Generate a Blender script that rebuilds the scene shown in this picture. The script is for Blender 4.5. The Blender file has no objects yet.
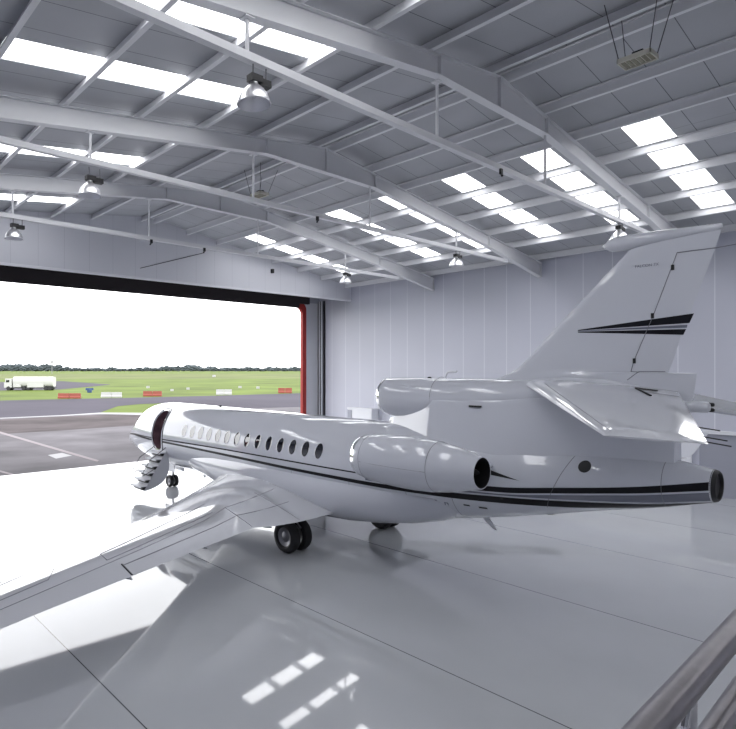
import bpy, bmesh, math, random
from mathutils import Vector, Matrix
random.seed(7)
PI = math.pi
COL = bpy.context.scene.collection
EYE = 5.1                      # camera height above the hangar floor
F = math.sqrt(461 * 750.)      # focal length in pixels of the 736 px wide photograph
CX, CY = 250., 370.            # principal point (the photograph is a crop)
YAW = math.atan2(750., F)
SN, CS = math.sin(YAW), math.cos(YAW)

def ground(u, v, z=0.0):
    "floor/ground point seen at pixel (u, v): survey of the photograph"
    a = (u - CX) / F
    t = (z - EYE) / ((CY - v) / F)
    return (t * (CS + a * SN), t * (SN - a * CS))
def at_depth(u, d):
    a = (u - CX) / F
    return (d * (CS + a * SN), d * (SN - a * CS))

# ------------------------------------------------------------------ materials
def mat(name, color, rough=0.5, metal=0.0, coat=0.0, emit=None, estr=0.0, ior=1.5, noise=None, bump=None, spec=None):
    m = bpy.data.materials.new(name); m.use_nodes = True
    nt = m.node_tree; b = nt.nodes['Principled BSDF']
    b.inputs['Base Color'].default_value = (*color, 1)
    b.inputs['Roughness'].default_value = rough
    b.inputs['Metallic'].default_value = metal
    b.inputs['IOR'].default_value = ior
    b.inputs['Coat Weight'].default_value = coat
    b.inputs['Coat Roughness'].default_value = 0.03
    if spec is not None: b.inputs['Specular IOR Level'].default_value = spec
    if emit:
        b.inputs['Emission Color'].default_value = (*emit, 1); b.inputs['Emission Strength'].default_value = estr
    tc = None
    if noise or bump:
        tc = nt.nodes.new('ShaderNodeTexCoord')
    if noise:                  # (scale, amount, detail)
        n = nt.nodes.new('ShaderNodeTexNoise'); n.inputs['Scale'].default_value = noise[0]; n.inputs['Detail'].default_value = noise[2]
        nt.links.new(tc.outputs['Object'], n.inputs['Vector'])
        mr = nt.nodes.new('ShaderNodeMapRange')
        mr.inputs['From Min'].default_value = .25; mr.inputs['From Max'].default_value = .75
        mr.inputs['To Min'].default_value = 1 - noise[1]; mr.inputs['To Max'].default_value = 1 + noise[1]
        nt.links.new(n.outputs['Fac'], mr.inputs['Value'])
        vm = nt.nodes.new('ShaderNodeVectorMath'); vm.operation = 'SCALE'
        vm.inputs[0].default_value = color
        nt.links.new(mr.outputs['Result'], vm.inputs['Scale'])
        nt.links.new(vm.outputs['Vector'], b.inputs['Base Color'])
    if bump:                   # (scale, strength)
        n = nt.nodes.new('ShaderNodeTexNoise'); n.inputs['Scale'].default_value = bump[0]; n.inputs['Detail'].default_value = 2
        nt.links.new(tc.outputs['Object'], n.inputs['Vector'])
        bp = nt.nodes.new('ShaderNodeBump'); bp.inputs['Strength'].default_value = bump[1]; bp.inputs['Distance'].default_value = .02
        nt.links.new(n.outputs['Fac'], bp.inputs['Height']); nt.links.new(bp.outputs['Normal'], b.inputs['Normal'])
    return m

def grooved(name, color, line_color, axis, period, offset, width, rough=.5, extra=None, ior=1.5, coat=0, noise=None, bump=None):
    "surface with straight joints every `period` metres across `axis` (object space = world space here)"
    m = mat(name, color, rough, ior=ior, coat=coat, noise=noise, bump=bump)
    nt = m.node_tree; b = nt.nodes['Principled BSDF']
    src = b.inputs['Base Color'].links[0].from_socket if b.inputs['Base Color'].is_linked else None
    tc = nt.nodes.new('ShaderNodeTexCoord'); sx = nt.nodes.new('ShaderNodeSeparateXYZ')
    nt.links.new(tc.outputs['Object'], sx.inputs[0])
    def line(ax, per, off, w):
        a = nt.nodes.new('ShaderNodeMath'); a.operation = 'SUBTRACT'; nt.links.new(sx.outputs[ax], a.inputs[0]); a.inputs[1].default_value = off - per / 2
        f = nt.nodes.new('ShaderNodeMath'); f.operation = 'FLOORED_MODULO'; nt.links.new(a.outputs[0], f.inputs[0]); f.inputs[1].default_value = per
        s = nt.nodes.new('ShaderNodeMath'); s.operation = 'SUBTRACT'; nt.links.new(f.outputs[0], s.inputs[0]); s.inputs[1].default_value = per / 2
        ab = nt.nodes.new('ShaderNodeMath'); ab.operation = 'ABSOLUTE'; nt.links.new(s.outputs[0], ab.inputs[0])
        l = nt.nodes.new('ShaderNodeMath'); l.operation = 'LESS_THAN'; nt.links.new(ab.outputs[0], l.inputs[0]); l.inputs[1].default_value = w / 2
        return l.outputs[0]
    fac = line(axis, period, offset, width)
    col_in = src
    for (ax, per, off, w, c) in [(axis, period, offset, width, line_color)] + (extra or []):
        fac = line(ax, per, off, w)
        mx = nt.nodes.new('ShaderNodeMix'); mx.data_type = 'RGBA'
        nt.links.new(fac, mx.inputs['Factor'])
        if col_in is not None: nt.links.new(col_in, mx.inputs['A'])
        else: mx.inputs['A'].default_value = (*color, 1)
        mx.inputs['B'].default_value = (*c, 1)
        col_in = mx.outputs['Result']
    nt.links.new(col_in, b.inputs['Base Color'])
    return m

M = {}
M['paint'] = mat('gloss_white_paint', (.62, .635, .69), .08, coat=.6, ior=1.5)
M['wing_paint'] = mat('gloss_wing_paint', (.60, .61, .65), .07, coat=.8, ior=1.55)
M['stripe'] = mat('black_stripe', (.005, .005, .008), .3, spec=.25)
M['grey_stripe'] = mat('grey_stripe', (.17, .18, .23), .15, coat=.5)
M['seam'] = mat('panel_seam', (.20, .205, .23), .6)
M['chrome'] = mat('polished_metal', (.85, .85, .87), .07, metal=1)
M['darkmetal'] = mat('dark_metal', (.09, .09, .10), .35, metal=.8)
M['black'] = mat('black', (.008, .008, .010), .5)
M['glass'] = mat('dark_window_glass', (.012, .013, .02), .03, coat=1, ior=1.6)
M['tyre'] = mat('tyre_rubber', (.010, .010, .012), .65)
M['hub'] = mat('hub_alloy', (.22, .22, .24), .4, metal=.6)
M['interior'] = mat('cabin_interior', (.16, .09, .11), .6, noise=(3, .5, 2))
M['steel'] = mat('white_painted_steel', (.70, .705, .725), .38)
M['purlin'] = mat('galvanised_purlin', (.72, .725, .745), .36)
M['roof'] = grooved('grey_roof_lining', (.41, .42, .445), (.10, .10, .12), 1, 1.0, .35, .018, .5, extra=[(0, 6.15, 20.0, .014, (.2, .2, .22))], noise=(.5, .10, 2))
M['wall'] = grooved('white_wall_panels', (.54, .55, .63), (.70, .71, .77), 1, 1.25, 17.1, .035, .42, noise=(.25, .05, 1))
M['fascia'] = grooved('grey_gable_panels', (.64, .645, .69), (.52, .525, .57), 0, 1.2, .4, .02, .5, noise=(.3, .04, 1))
M['white'] = mat('white_trim', (.75, .76, .80), .4)
M['floor'] = grooved('grey_epoxy_floor', (.50, .515, .54), (.09, .09, .10), 0, 4.75, 13.5, .022, .035, ior=1.65, noise=(.35, .06, 3), bump=(.5, .03))
M['shadesoffit'] = mat('shade_dark_soffit', (.02, .015, .018), .7)  # near-black colour stands in for the darkness between fascia and door head
M['red'] = mat('red_door_frame', (.33, .02, .015), .5)
M['grey'] = mat('grey_shutter', (.33, .34, .40), .5)
M['lightgrey'] = mat('light_grey', (.55, .56, .60), .5)
M['reflector'] = mat('spun_aluminium', (.80, .80, .82), .34, metal=1)
M['pane'] = mat('daylight_rooflight_pane', (.8, .8, .8), .4, emit=(.98, .985, 1.0), estr=5.0)
M['rail'] = mat('brushed_steel_rail', (.26, .245, .26), .30, metal=1, noise=(30, .1, 2))
M['heater'] = mat('cream_enamel', (.62, .60, .52), .5)
M['heatergrid'] = mat('heater_ceramic', (.25, .24, .18), .7)
M['concrete'] = mat('apron_concrete', (.088, .083, .092), .9, noise=(.16, .55, 8), spec=.12)
M['brownslab'] = mat('worn_brown_slabs', (.056, .047, .050), .95, noise=(.2, .5, 8), spec=.12)
M['asphalt'] = mat('taxiway_asphalt', (.046, .042, .056), .95, noise=(.05, .22, 4), spec=.12)
M['grass'] = mat('airfield_grass', (.072, .100, .016), .9, noise=(.05, .5, 8), spec=.12)
M['grass2'] = mat('pale_airfield_grass', (.085, .100, .032), .9, noise=(.02, .45, 8), spec=.12)
M['line'] = mat('painted_line', (.16, .14, .15), .7, spec=.12)
M['paleline'] = mat('pale_concrete', (.20, .20, .21), .7)
M['barrier_red'] = mat('red_barrier', (.20, .040, .024), .6)
M['barrier_white'] = mat('white_barrier', (.33, .33, .33), .6)
M['blue'] = mat('blue_plastic', (.02, .05, .14), .5)
M['treehaze'] = mat('hazed_tree_foliage', (.065, .078, .085), .9, noise=(.1, .4, 3), spec=.12)  # distance haze is mixed into the leaf colour as bluish grey
M['truckwhite'] = mat('truck_white', (.40, .40, .39), .4)
M['slab'] = mat('platform_grey', (.3, .3, .32), .6)

# ------------------------------------------------------------------ helpers
def tag(o, label=None, cat=None, group=None, kind=None):
    if label: o['label'] = label
    if cat: o['category'] = cat
    if group: o['group'] = group
    if kind: o['kind'] = kind
    return o
def empty(name, loc, label=None, cat=None, group=None, kind=None, rz=0):
    o = bpy.data.objects.new(name, None); COL.objects.link(o); o.location = loc; o.rotation_euler = (0, 0, rz)
    return tag(o, label, cat, group, kind)
class MB:
    def __init__(s): s.v = []; s.f = []; s.m = []
    def add(s, vs, fs, mi=0):
        n = len(s.v); s.v += [tuple(v) for v in vs]; s.f += [tuple(i + n for i in f) for f in fs]; s.m += [mi] * len(fs)
    def box(s, x0, x1, y0, y1, z0, z1, mi=0):
        v = [(x, y, z) for z in (z0, z1) for y in (y0, y1) for x in (x0, x1)]
        s.add(v, [(0, 2, 3, 1), (4, 5, 7, 6), (0, 1, 5, 4), (2, 6, 7, 3), (0, 4, 6, 2), (1, 3, 7, 5)], mi)
    def prism(s, poly, axis, a0, a1, mi=0):
        "poly of 2-D points extruded along axis 0/1/2"
        n = len(poly); vs = []
        for a in (a0, a1):
            for p in poly:
                q = list(p); q.insert(axis, a); vs.append(q)
        s.add(vs, [tuple(range(n))[::-1], tuple(range(n, 2 * n))] + [(i, (i + 1) % n, n + (i + 1) % n, n + i) for i in range(n)], mi)
    def rings(s, rs, cap0=True, cap1=True, mi=0):
        n = len(rs[0]); vs = [p for r in rs for p in r]; fs = []
        for k in range(len(rs) - 1):
            for i in range(n):
                j = (i + 1) % n
                fs.append((k * n + i, k * n + j, (k + 1) * n + j, (k + 1) * n + i))
        if cap0: fs.append(tuple(range(n))[::-1])
        if cap1: fs.append(tuple((len(rs) - 1) * n + i for i in range(n)))
        s.add(vs, fs, mi)
    def tube(s, pts, r, n=10, mi=0, caps=True):
        pts = [Vector(p) for p in pts]; rs = []
        up = None
        for i, p in enumerate(pts):
            d = (pts[min(i + 1, len(pts) - 1)] - pts[max(i - 1, 0)]).normalized()
            if up is None:
                up = d.cross(Vector((0, 0, 1)))
                if up.length < .05: up = d.cross(Vector((1, 0, 0)))
            up = (up - d * up.dot(d)).normalized(); w = d.cross(up)
            rr = r[i] if isinstance(r, (list, tuple)) else r
            rs.append([p + (up * math.cos(2 * PI * k / n) + w * math.sin(2 * PI * k / n)) * rr for k in range(n)])
        s.rings(rs, caps, caps, mi)
    def lathe(s, c, axis, prof, n=32, mi=0, cap0=False, cap1=False):
        "prof: list of (a, r) along axis"
        rs = []
        for a, r in prof:
            ring = []
            for k in range(n):
                t = 2 * PI * k / n; q = [r * math.cos(t), r * math.sin(t)]; q.insert(axis, a)
                ring.append((c[0] + q[0], c[1] + q[1], c[2] + q[2]))
            rs.append(ring)
        s.rings(rs, cap0, cap1, mi)
    def sheet(s, grid, mi=0):
        a, b = len(grid), len(grid[0])
        s.add([p for row in grid for p in row], [(i * b + j, i * b + j + 1, (i + 1) * b + j + 1, (i + 1) * b + j) for i in range(a - 1) for j in range(b - 1)], mi)
    def build(s, name, m, parent=None, smooth=False, origin=None, sharp=35):
        me = bpy.data.meshes.new(name)
        o0 = Vector(origin) if origin else Vector((0, 0, 0))
        me.from_pydata([tuple(Vector(v) - o0) for v in s.v], [], s.f)
        ms = m if isinstance(m, (list, tuple)) else [m]
        for x in ms: me.materials.append(x)
        for p, k in zip(me.polygons, s.m): p.material_index = k
        bm = bmesh.new(); bm.from_mesh(me); bmesh.ops.recalc_face_normals(bm, faces=bm.faces)
        if smooth:
            for f in bm.faces: f.smooth = True
            for e in bm.edges:
                if len(e.link_faces) == 2 and e.calc_face_angle(0) > math.radians(sharp): e.smooth = False
        bm.to_mesh(me); bm.free(); me.update()
        o = bpy.data.objects.new(name, me); COL.objects.link(o)
        if parent is not None:
            o.parent = parent
            # vertices are given in world space: undo the parents' offset
            w = Vector((0, 0, 0)); p = parent
            while p is not None: w += p.location; p = p.parent
            o.location = o0 - w
        else: o.location = o0
        return o
def struct(mb, name, m, parent=None, **k):
    o = mb.build(name, m, parent, **k)
    if parent is None: o['kind'] = 'structure'
    return o
KIDS = {}
def copy_tree(o, parent=None, offset=None, label=None):
    c = o.copy(); COL.objects.link(c); c.parent = parent
    if offset is not None: c.location = o.location + Vector(offset)
    if label: c['label'] = label
    for ch in [x for x in COL.objects if x.parent is o]: copy_tree(ch, c)
    return c
def spline(xs, ys, x):
    "monotone-ish cubic through (xs, ys), xs ascending"
    n = len(xs)
    if x <= xs[0]: return ys[0]
    if x >= xs[-1]: return ys[-1]
    i = max(k for k in range(n - 1) if xs[k] <= x)
    def slope(k):
        if k == 0: return (ys[1] - ys[0]) / (xs[1] - xs[0])
        if k == n - 1: return (ys[-1] - ys[-2]) / (xs[-1] - xs[-2])
        a = (ys[k] - ys[k - 1]) / (xs[k] - xs[k - 1]); b = (ys[k + 1] - ys[k]) / (xs[k + 1] - xs[k])
        return 0 if a * b <= 0 else 2 * a * b / (a + b)
    h = xs[i + 1] - xs[i]; t = (x - xs[i]) / h; m0, m1 = slope(i) * h, slope(i + 1) * h
    return (2*t**3-3*t*t+1)*ys[i] + (t**3-2*t*t+t)*m0 + (-2*t**3+3*t*t)*ys[i+1] + (t**3-t*t)*m1

# ------------------------------------------------------------------ hangar shell
XL, XR, RX = -.8, 29.4, 14.3
YB, YG, YD = -8.0, 26.62, 29.6
SL, SR, ZR = .118, .145, 12.6          # roof falls and top-of-rafter height at the ridge
def rtop(x): return ZR - (SR * (x - RX) if x > RX else SL * (RX - x))
def zroof(x): return rtop(x) + .25

mb = MB(); mb.box(XL - .3, XR + .3, YB - .3, YD + .05, -.3, 0); struct(mb, 'floor', M['floor'])
mb = MB(); mb.box(XR, XR + .25, YB - .3, YD + .3, 0, zroof(XR) + .1); struct(mb, 'wall_right', M['wall'])
mb = MB(); mb.box(XL - .25, XL, YB - .3, YD + .3, 0, zroof(XL) + .1); struct(mb, 'wall_left', M['wall'])
mb = MB(); mb.prism([(XL, 0), (XR, 0), (XR, zroof(XR)), (RX, zroof(RX)), (XL, zroof(XL))], 1, YB - .25, YB); struct(mb, 'wall_back', M['fascia'])
# gable above the big door: inner fascia hung at YG, outer wall with the opening at YD
mb = MB(); mb.prism([(XL, 9.75), (XR, 9.75), (XR, zroof(XR)), (RX, zroof(RX)), (XL, zroof(XL))], 1, YG, YG + .12); struct(mb, 'wall_front', M['fascia'])
mb = MB(); mb.box(XL, XR, YG - .03, YG + .15, 9.66, 9.76); struct(mb, 'trim_1', M['white'])
mb = MB()
mb.box(XL, XR, YD - .02, YD + .3, 9.75, zroof(XL) + .5)      # outer gable cladding above the door head
mb.box(XL, 1.0, YD - .02, YD + .3, 0, 9.75)
struct(mb, 'wall_outer', M['grey'])
mb = MB(); mb.box(XL, XR, YG + .12, YD + .3, 10.6, 10.7); mb.box(XL, 27.25, YD - .3, YD - .1, 9.33, 10.6); mb.box(27.2, XR - 1.2, YD - .3, YD - .1, 9.62, 10.6); struct(mb, 'trim_2', M['shadesoffit'])  # soffit slab coloured as darkness; lintel boxes cover the red frame head
# door: red portal frame with rounded corner, grey jamb, guide rails
door = empty('door_1', (14.3, YD, 0), kind='structure')
mb = MB()
def portal(x0, x1, z1, r, w):
    out = []; inn = []
    n = 8
    out = [(x1 + w, 0)] + [(x1 + w - r + r * math.cos(t), z1 + w - r + r * math.sin(t)) for t in [PI / 2 * k / n for k in range(n + 1)]]
    inn = [(x1, 0)] + [(x1 - r + r * math.cos(t), z1 - r + r * math.sin(t)) for t in [PI / 2 * k / n for k in range(n + 1)]]
    out += [(x0 - w + r - r * math.sin(t), z1 + w - r + r * math.cos(t)) for t in [PI / 2 * k / n for k in range(n + 1)]] + [(x0 - w, 0)]
    inn += [(x0 + r - r * math.sin(t), z1 - r + r * math.cos(t)) for t in [PI / 2 * k / n for k in range(n + 1)]] + [(x0, 0)]
    return out, inn
o_, i_ = portal(1.3, 27.72, 9.36, .45, .34)
for k in range(len(o_) - 1):
    q = [i_[k], o_[k], o_[k + 1], i_[k + 1]]
    mb.prism(q, 1, YD - .1, YD + .12)
mb.build('portal_frame', M['red'], door)
mb = MB(); mb.box(28.06, XR, YD, YD + .3, 0, 9.75); mb.build('jamb_panel', M['lightgrey'], door)
for k, (y, m_) in enumerate([(29.56, 'black'), (29.46, 'white'), (29.34, 'darkmetal'), (29.26, 'white'), (29.14, 'grey'), (29.04, 'black')]):
    mb = MB(); mb.box(XR - .14, XR, y - .05, y + .05, 0, 9.9); mb.build('guide_rail', M[m_], door)

# rooflight strips and grey roof lining
strips = [-6.15 + 3.0 * k for k in range(11)]      # south edge of every translucent strip
PW = .97
pX_R = [14.62, 16.6, 18.52, 20.53, 22.5, 24.55, 26.6, 28.8]
pX_L = [13.98, 11.35, 9.4, 7.37, 5.33, 3.31, 1.3, -.6]
mb = MB()
yedges = [YB]
for s_ in strips: yedges += [s_, s_ + PW]
yedges.append(YG + .1)
TH = .06
npane = 0
for side in (0, 1):
    if side: xs = [RX] + [18.52, 20.53, 22.5, 24.55, 26.6] + [XR + .2]
    else: xs = [RX] + [9.4, 7.37, 5.33, 3.31] + [XL - .2]
    lit = range(1, 5) if side else range(1, 4)
    for a in range(len(yedges) - 1):
        for b in range(len(xs) - 1):
            x0, x1 = sorted((xs[b], xs[b + 1])); y0, y1 = yedges[a], yedges[a + 1]
            q = [(x0, zroof(x0)), (x1, zroof(x1)), (x1, zroof(x1) + TH), (x0, zroof(x0) + TH)]
            if a % 2 == 1 and b in lit and not (side == 0 and a == 19):
                npane += 1
                p = MB(); e = .035
                p.prism([(x0 + e, zroof(x0 + e) + .02), (x1 - e, zroof(x1 - e) + .02), (x1 - e, zroof(x1 - e) + .035), (x0 + e, zroof(x0 + e) + .035)], 1, y0, y1)
                o = p.build('window_%d' % npane, M['pane'], origin=((x0 + x1) / 2, (y0 + y1) / 2, zroof((x0 + x1) / 2))); o['kind'] = 'structure'
            else: mb.prism(q, 1, y0, y1)
struct(mb, 'ceiling', M['roof'])

# purlins: Z sections along the hangar
def place_words(k, n):
    return ['nearest the ridge', 'second from the ridge', 'third from the ridge', 'fourth from the ridge', 'fifth from the ridge', 'sixth from the ridge', 'seventh from the ridge', 'eighth from the ridge, along the wall top'][k]
for side, xs in ((1, pX_R), (-1, pX_L)):
    for k, x in enumerate(xs):
        z = rtop(x); d = -side
        mb = MB(); b_, w_, H = .10, .018, .245
        poly = [(x - b_ * d, z), (x + w_ * d, z), (x + w_ * d, z + H - w_), (x + b_ * d, z + H - w_), (x + b_ * d, z + H), (x, z + H), (x, z + w_), (x - b_ * d, z + w_)]
        mb.prism(poly, 1, YB, YG)
        o = mb.build('roof_purlin', M['purlin'], origin=(x, 9.3, z))
        tag(o, 'light steel purlin along the %s roof slope, %s' % ('right' if side > 0 else 'left', place_words(k, 8)), 'roof beam', 'purlins along the roof')

# portal rafters
def rafter(y, label):
    e = empty('roof_rafter', (RX, y, ZR), label, 'roof beam', 'large white roof rafters')
    bots = [(XL, 9.95), (3.6, rtop(3.6) - .5), (11.7, 11.84), (16.85, 11.76), (24.6, rtop(24.6) - .5), (XR - .02, 9.72)]
    if True:
        xs = sorted(set([b[0] for b in bots] + [RX]))
        def bz(x):
            for (a, za), (b, zb) in zip(bots[:-1], bots[1:]):
                if a <= x <= b: return za + (zb - za) * (x - a) / (b - a)
        mb = MB()
        for x0, x1 in zip(xs[:-1], xs[1:]):
            mb.prism([(x0, bz(x0)), (x1, bz(x1)), (x1, rtop(x1)), (x0, rtop(x0))], 1, y - .012, y + .012)
        mb.build('web', M['steel'], e)
        mb = MB()
        for x0, x1 in zip(xs[:-1], xs[1:]):
            mb.prism([(x0, bz(x0) - .02), (x1, bz(x1) - .02), (x1, bz(x1)), (x0, bz(x0))], 1, y - .11, y + .11)
        mb.build('bottom_flange', M['steel'], e)
        mb = MB()
        for x0, x1 in ((XL, RX), (RX, XR)):
            mb.prism([(x0, rtop(x0) - .02), (x1, rtop(x1) - .02), (x1, rtop(x1)), (x0, rtop(x0))], 1, y - .11, y + .11)
        mb.build('top_flange', M['steel'], e)
        for x in (11.7, RX, 16.85, 24.6, XR - .04):
            mb = MB(); mb.box(x - .015, x + .015, y - .1, y + .1, bz(x), rtop(x) - .02); mb.build('end_plate', M['steel'], e)
    return e
for y, lab in ((-4.39, 'white steel rafter spanning behind the viewer'), (1.78, 'white steel rafter directly over the balcony handrail'),
               (7.95, 'nearest large white rafter across the roof, passing behind the jet fin top'),
               (14.12, 'middle white roof rafter between the nearest one and the one nearest the door'),
               (20.29, 'white roof rafter nearest the open hangar door')):
    rafter(y, lab)

# suspended lamp beams under each rafter
def lamp_beam(y, label, za, zb, hangers, sensors):
    e = empty('suspended_beam', (RX, y, 10.27), label, 'beam', 'suspended lamp beams')
    zc = lambda x: za + (zb - za) * (x - 4) / 20
    mb = MB(); mb.prism([(-.8, zc(-.8) - .07), (26.2, zc(26.2) - .07), (26.2, zc(26.2) + .07), (-.8, zc(-.8) + .07)], 1, y - .07, y + .07); mb.build('beam', M['steel'], e)
    for x in hangers:
        mb = MB(); top = (rtop(x) - .52) if x < 10 or x > 20 else (11.84 if x < 14 else 11.78)
        if 10 < x < 11.7: top = 11.7
        mb.tube([(x, y, zc(x) + .06), (x, y, top)], .035, 8); mb.box(x - .1, x + .1, y - .1, y + .1, top - .02, top); mb.build('hanger', M['steel'], e)
    for x in sensors:
        mb = MB(); z = zc(x) - .14
        mb.box(x - .05, x + .05, y - .12, y - .07, z - .06, z + .08); mb.tube([(x, y - .1, z - .04), (x - .1, y - .18, z - .14)], .03, 8); mb.build('sensor', M['black'], e)
    return e
lamp_beam(7.95, 'nearest suspended steel beam crossing the roof, carrying the largest lamp', 10.50, 10.10, (6.17, 11.67, 16.85, 22.1), (14.3,))
lamp_beam(14.12, 'middle suspended steel beam carrying two lamps under the roof', 10.37, 10.17, (5.97, 11.2, 16.6, 22.1), (13.85,))
lamp_beam(20.29, 'suspended steel beam closest to the open door', 10.22, 10.14, (5.86, 10.95, 16.35, 22.0), (13.45, 11.0))

# high bay lamps
def high_bay(x, y):
    e = empty('high_bay_lamp', (x, y, 9.62), None, 'lamp', 'high bay lamps')
    z0 = 9.47 if y > 8 or x > 10 else 9.68
    mb = MB(); out = [(0, .29), (.012, .30), (.03, .285), (.09, .272), (.17, .24), (.25, .185), (.31, .12), (.345, .075), (.40, .065)]
    inn = [(.39, .055), (.30, .11), (.24, .175), (.16, .23), (.08, .262), (.02, .278), (0, .285)]
    mb.lathe((x, y, z0), 2, out + inn, 32); mb.build('reflector', M['reflector'], e, smooth=True)
    mb = MB(); mb.lathe((x, y, z0), 2, [(.38, .05), (.30, .05), (.14, .045), (.11, .02)], 16, cap0=True, cap1=True); mb.build('bulb', M['lightgrey'], e, smooth=True)
    mb = MB(); mb.box(x - .10, x + .14, y - .08, y + .08, z0 + .39, z0 + .51); mb.box(x + .10, x + .34, y - .07, y + .07, z0 + .36, z0 + .48); mb.build('ballast_box', M['black'], e)
    for dx in (-.02, .27):
        mb = MB(); mb.tube([(x + dx, y, z0 + .49), (x + dx, y, 10.2 if z0 < 9.6 else 10.38)], .012, 6); mb.build('suspension_rod', M['darkmetal'], e)
    return e
for x, y, lab in ((6.32, 7.95, 'large high bay lamp nearest the viewer, beneath the rooflights'),
                  (5.95, 14.12, 'high bay lamp on the middle beam at the left, above the door fascia'),
                  (5.9, 20.29, 'small high bay lamp at the far left, on the beam closest to the door'),
                  (22.1, 7.95, 'high bay lamp just above the tip of the jet fin'),
                  (22.1, 14.12, 'high bay lamp on the middle beam near the right wall'),
                  (22.0, 20.29, 'small far high bay lamp above the corner of the big door')):
    tag(high_bay(x, y), lab)

# radiant heaters hung on wires from the ridge
def heater(x, y, z, label):
    e = empty('radiant_heater', (x, y, z), label, 'heater', 'gas radiant heaters')
    K = .68
    def bxs(name, m, bs):
        mb = MB()
        for b in bs: mb.box(x + K * b[0], x + K * b[1], y + K * b[2], y + K * b[3], z + K * b[4], z + K * b[5])
        mb.build(name, M[m], e)
    bxs('casing', 'heater', [(-.30, .30, -.42, .42, 0, .035), (-.33, .33, -.45, -.42, -.05, .10), (-.33, .33, .42, .45, -.05, .10), (-.33, -.30, -.45, .45, -.05, .10), (.30, .33, -.45, .45, -.05, .10)])
    bxs('ceramic_grid', 'heatergrid', [(-.28, .28, -.39 + k * .135, -.29 + k * .135, -.02, 0) for k in range(6)])
    mb = MB(); mb.box(x - .08, x + .12, y - .12, y + .08, z + .03, z + .17); mb.lathe((x + .02, y - .2, z + .1), 1, [(0, .06), (.1, .08), (.2, .06)], 16, cap0=True, cap1=True); mb.build('burner_box', M['black'], e)
    for dx, dy in ((-1, -1), (1, -1), (-1, 1), (1, 1)):
        mb = MB(); xt = x + .45 * dx + .1; mb.tube([(x + .2 * dx, y + .28 * dy, z + .05), (xt, y + .5 * dy, zroof(xt) + .01)], .009, 6); mb.build('hanging_wire', M['darkmetal'], e)
heater(13.8, 4.62, 11.5, 'cream radiant heater hanging on wires, near the top right of the roof')
heater(14.1, 17.4, 11.75, 'distant radiant heater hanging below the ridge, behind the middle lamp beam')

# things on the right wall
mb = MB()
d2 = empty('door_2', (XR, 11, 0), kind='structure')
mb.box(XR - .12, XR, 7.86, 14.2, .02, 2.08); mb.build('door_panel', M['white'], d2)
d3 = empty('door_3', (XR, 5.5, 0), kind='structure')
mb = MB(); mb.box(XR - .05, XR, 2.5, 7.6, 0, 2.55); mb.build('door_panel', M['grey'], d3)
mb = MB(); mb.box(XR - .16, XR, 2.4, 7.7, 2.52, 2.66); mb.build('door_head', M['white'], d3)
c = empty('storage_cabinet', (29.0, 25.6, 0), 'white cabinet standing against the right wall behind the left engine intake', 'cabinet')
mb = MB(); mb.box(28.75, XR - .02, 24.3, 26.3, .0, 2.55); mb.build('body', M['white'], c)
mb = MB(); mb.box(28.70, XR - .02, 24.25, 26.35, 2.55, 2.66); mb.build('top', M['white'], c)
mb = MB(); mb.box(28.72, 28.75, 25.95, 26.3, .05, 2.5); mb.build('side_panel', M['grey'], c)
mb = MB(); mb.box(28.725, 28.75, 24.35, 25.85, .1, 2.45); mb.build('door', M['white'], c)
mb = MB(); mb.tube([(13.85, YG - .05, 10.2), (17.7, YG - .05, 11.45)], .02, 6); tag(mb.build('wall_conduit', M['darkmetal']), 'thin grey conduit running diagonally on the gable above the door', 'pipe')
for x, z in ((22.5, 10.95),):
    mb = MB(); mb.box(x - .08, x + .08, YG - .14, YG, z - .12, z + .12); tag(mb.build('wall_sensor', M['black']), 'small black sensor on the gable above the big door', 'sensor')

# ------------------------------------------------------------------ mezzanine and handrail in the foreground
mb = MB(); mb.box(XL, 6.0, YB, .50, 3.3, 3.5); o = mb.build('mezzanine_floor', M['slab']); o['kind'] = 'structure'
rl = empty('handrail', (1.5, .33, 3.5), 'brushed steel double handrail in the lower right corner', 'railing')
for z, y, nm in ((4.572, .2943, 'top_rail'), (4.430, .2847, 'second_rail')):
    mb = MB(); mb.tube([(x, y + (.0248 if z > 4.5 else .030) * x, z) for x in (-.7, .9, 3, 5.9)], .0225, 24); mb.build(nm, M['rail'], rl, smooth=True)
mb = MB(); mb.tube([(-.7, .277, 4.0), (5.9, .441, 4.0)], .012, 12); mb.build('lower_rail', M['rail'], rl, smooth=True)
for x in (-.5, 1.2, 2.7, 4.3, 5.8):
    yp = .2943 + .0248 * x; mb = MB(); mb.tube([(x, yp, 3.5), (x, yp, 4.56)], .011, 12); mb.lathe((x, yp, 3.5), 2, [(0, .05), (.012, .05), (.012, .02)], 16, cap0=True); mb.build('post', M['chrome'], rl, smooth=True)
mb = MB(); mb.tube([(1.09, .30, 4.47), (1.12, .31, 4.53), (1.2, .324, 4.545)], .006, 8); mb.build('bracket', M['chrome'], rl, smooth=True)
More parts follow.
